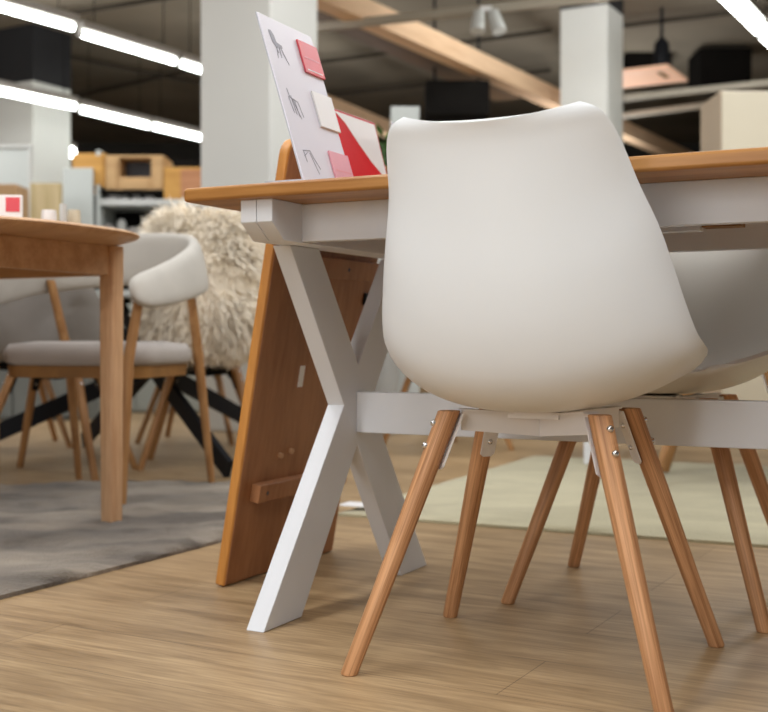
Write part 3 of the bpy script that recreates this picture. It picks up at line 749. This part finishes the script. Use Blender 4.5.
# ------------------------------------------------------------------ lamps and fittings on the ceiling
def tube_lamp(p, q, label, group, r=.036):
    p, q = Vector(p), Vector(q); d = q-p; ln = d.length
    t = thing('tube_light', label, 'light', p, math.atan2(d.y, d.x), group)
    MB().tube([(.02, 0, 0), (ln-.02, 0, 0)], r, n=14).build('tube', M['tube'], t)
    MB().box((0, -.05, r+.002), (ln, .05, r+.06)).build('housing', M['fixture'], t)
    for x in (0, ln-.02): MB().tube([(x, 0, 0), (x+.02, 0, 0)], r*1.02, n=14).build('end_cap', M['fixture'], t)
    for x in (.15, ln-.15): MB().tube([(x, 0, r+.06), (x, 0, 3.7-p.z)], .004, n=6).build('hanger', M['black_matt'], t)
zt = 2.75
row1 = [((-25, 0), (75, 28)), ((79, 33), (176, 62)), ((178, 63), (262, 89))]
row2 = [((-20, 87), (76, 107)), ((78, 109), (149, 126)), ((151, 126), (214, 141))]
names = {0: ('nearest tube of the upper left light row, cut by the frame edge', 'second tube of the upper left light row', 'third tube of the upper left light row, running behind the pillar'),
         1: ('nearest tube of the lower left light row, cut by the frame edge', 'second tube of the lower left light row', 'third tube of the lower left light row, running behind the pillar')}
for ri, row in enumerate((row1, row2)):
    for i_, (a, b) in enumerate(row):
        tube_lamp(zline(*a, zt), zline(*b, zt), 'glowing white ' + names[ri][i_], 'fluorescent tubes over the left aisle', .026 if ri == 0 else .031)
tube_lamp(zline(63, 151, zt), zline(74, 153, zt), 'short glowing lamp far away beside the left pillar', 'fluorescent tubes over the left aisle', .06)
tube_lamp(zline(654, -78, zt), zline(760, 29, zt), 'glowing white double-width strip light at the top right corner', None, .050)
tube_lamp(zline(762, 31, zt), zline(806, 75, zt), 'glowing white strip light cut off by the right frame edge', None, .050)
# spotlight on the rail
sp = thing('track_spotlight', 'white twin-headed track spotlight hanging from the ceiling rail', 'light', zline(486, 10, 2.77))
MB().box((-.05, -.02, -.01), (.05, .02, .03)).build('adapter', M['paper'], sp)
for dx, tl in ((-.06, -.15), (.06, .45)):
    h_ = MB().tube([(dx, 0, -.02), (dx + tl*.12, -.05, -.20)], [.052, .062], n=16).build('lamp_head', M['shelf_white'], sp)
    MB().tube([(dx*.5, 0, 0), (dx, 0, -.05)], .012, n=8).build('joint', M['paper'], sp)
sp.scale = (.8, .8, .8)
# square wooden pendant
pc = zline(668, 67, 3.05)
pl = thing('pendant_lamp', 'square pale wood pendant panel hanging from a black cable at the right', 'light', pc, BA)
MB().box((-.85, 0, 0), (0, .70, .03)).build('panel', M['glow_wood'], pl, bevel=.004)
MB().tube([(-.14, .28, .03), (-.14, .28, 3.7-pc.z)], .016, n=8).build('cable', M['black'], pl)
MB().tube([(-.14, .28, .03), (-.14, .28, .12), (-.14, .28, .30), (-.14, .28, .36)], [.085, .085, .07, .02], n=14).build('socket', M['black'], pl)
MB().box((-.16, .16, -.004), (-.10, .44, -.0005)).build('slot', M['bracket'], pl)
# ceiling equipment
def cbox(name, label, px0, px1, py0, py1, Y, dp, cat):
    a, b = at(px0, py1, Y), at(px1, py0, Y)
    t = thing(name, label, cat, ((a.x+b.x)/2, Y, a.z)); w = (b.x-a.x)/2; h = b.z-a.z
    MB().box((-w, 0, 0), (w, dp, h)).build('casing', M['black_matt'], t, bevel=.01)
    for x in (-w*.7, w*.7): MB().tube([(x, dp/2, h), (x, dp/2, 3.7-a.z)], .012, n=6).build('hanger', M['black'], t)
    MB().box((-w*.8, -.01, h*.15), (w*.8, -.001, h*.8)).build('grille', M['black_matt'], t)
cbox('ceiling_speaker', 'black loudspeaker box hanging from the ceiling behind the front chair', 426, 490, 80, 114, 10.2, .4, 'speaker')
cbox('air_unit', 'dark air handling box hanging from the ceiling at the right', 700, 752, 48, 86, 12.6, .5, 'air unit')
cbox('air_duct', 'grey dark box hanging behind the wooden pendant panel', 626, 672, 38, 70, 13, .5, 'air unit')

# ------------------------------------------------------------------ light
def area(name, loc, size, sy, power, col=(.98, .99, 1.0), rot=(0, 0, 0)):
    l = bpy.data.lights.new(name, 'AREA'); l.shape = 'RECTANGLE'; l.size = size; l.size_y = sy; l.energy = power; l.color = col
    o = bpy.data.objects.new(name, l); C.objects.link(o); o.location = loc; o.rotation_euler = rot
    return o
area('shop_and_fill_light', (-1.9, .6, 2.9), .35, 4.0, 95, rot=(0, 0, BA))
area('shop_and_fill_light', (.2, -.9, 2.9), .35, 4.0, 80, rot=(0, 0, BA))
area('shop_and_fill_light', (2.6, 1.6, 2.9), .35, 4.0, 45, rot=(0, 0, BA))
area('shop_and_fill_light', (-.6, 4.4, 2.95), .35, 4.0, 30, rot=(0, 0, BA))
area('shop_and_fill_light', (1.6, 8.0, 2.95), .35, 3.0, 70, rot=(R(45), 0, 0))  # unseen tilted light added to brighten the far right pillar
area('shop_and_fill_light', (-4.6, 7.4, 2.95), 3.0, .4, 70, rot=(R(45), 0, 0))  # unseen tilted light added for the far left pillar's front
for x, y in ((2.4, 12.5), (-.6, 12.0)):
    area('fill_uplight', (x, y, 2.1), .4, 2.5, 26, rot=(math.pi, 0, BA))  # unseen uplights added to brighten the far beams
area('shop_and_fill_light', (-4.6, 8.5, 2.95), .35, 4.0, 80, rot=(0, 0, BA))  # unseen light added to brighten the far pillars from the left
area('shop_and_fill_light', (2.2, 5.4, 2.95), .35, 4.0, 60, rot=(0, 0, BA))
area('shop_and_fill_light', (-3.2, 5.4, 2.95), .35, 4.0, 34, rot=(0, 0, BA))
area('shop_and_fill_light', (-1.0, 8.0, 2.95), .35, 4.0, 42, rot=(0, 0, BA))
for x, y, p in ((-.6, 4.4, 16), (2.2, 5.4, 16), (-3.2, 5.6, 16), (-1.0, 8.0, 20), (2.5, 9, 24), (-4, 9.2, 20)):
    area('fill_uplight', (x, y, 2.96 if y < 9 else 3.2), .3, 4.0, p, rot=(math.pi, 0, BA))  # unseen uplights added to lift the dark ceiling and beams
area('shop_and_fill_light', (-3.0, -2.6, 1.6), 3.0, 1.8, 66, rot=(R(84), 0, R(-33)))  # unseen front fill added to brighten the chair back
area('shop_and_fill_light', (.9, 2.9, 2.95), 2.0, .4, 34, rot=(R(50), 0, R(18)))  # unseen light added, aimed at the nearest pillar to brighten it
w = bpy.data.worlds.new('world'); bpy.context.scene.world = w; w.use_nodes = True
w.node_tree.nodes['Background'].inputs['Color'].default_value = (1, .96, .9, 1); w.node_tree.nodes['Background'].inputs['Strength'].default_value = .25

# ------------------------------------------------------------------ camera
cam = bpy.data.cameras.new('camera'); co = bpy.data.objects.new('camera', cam); C.objects.link(co)
co.location = (0, 0, H); co.rotation_euler = (R(90), 0, 0)
cam.sensor_width = 36; cam.lens = F/768*36; cam.shift_y = -(356-HOR)/768
cam.clip_end = 60; cam.clip_start = .05
cam.dof.use_dof = True; cam.dof.focus_distance = 1.78; cam.dof.aperture_fstop = 5.0
sc = bpy.context.scene; sc.camera = co
sc.view_settings.view_transform = 'Standard'; sc.view_settings.look = 'None'; sc.view_settings.exposure = 0.0
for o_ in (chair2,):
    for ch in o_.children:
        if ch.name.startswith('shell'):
            ch.data = ch.data.copy(); ch.data.materials[0] = M['plastic_shaded']  # shell colour darkened here to stand for shade under the table
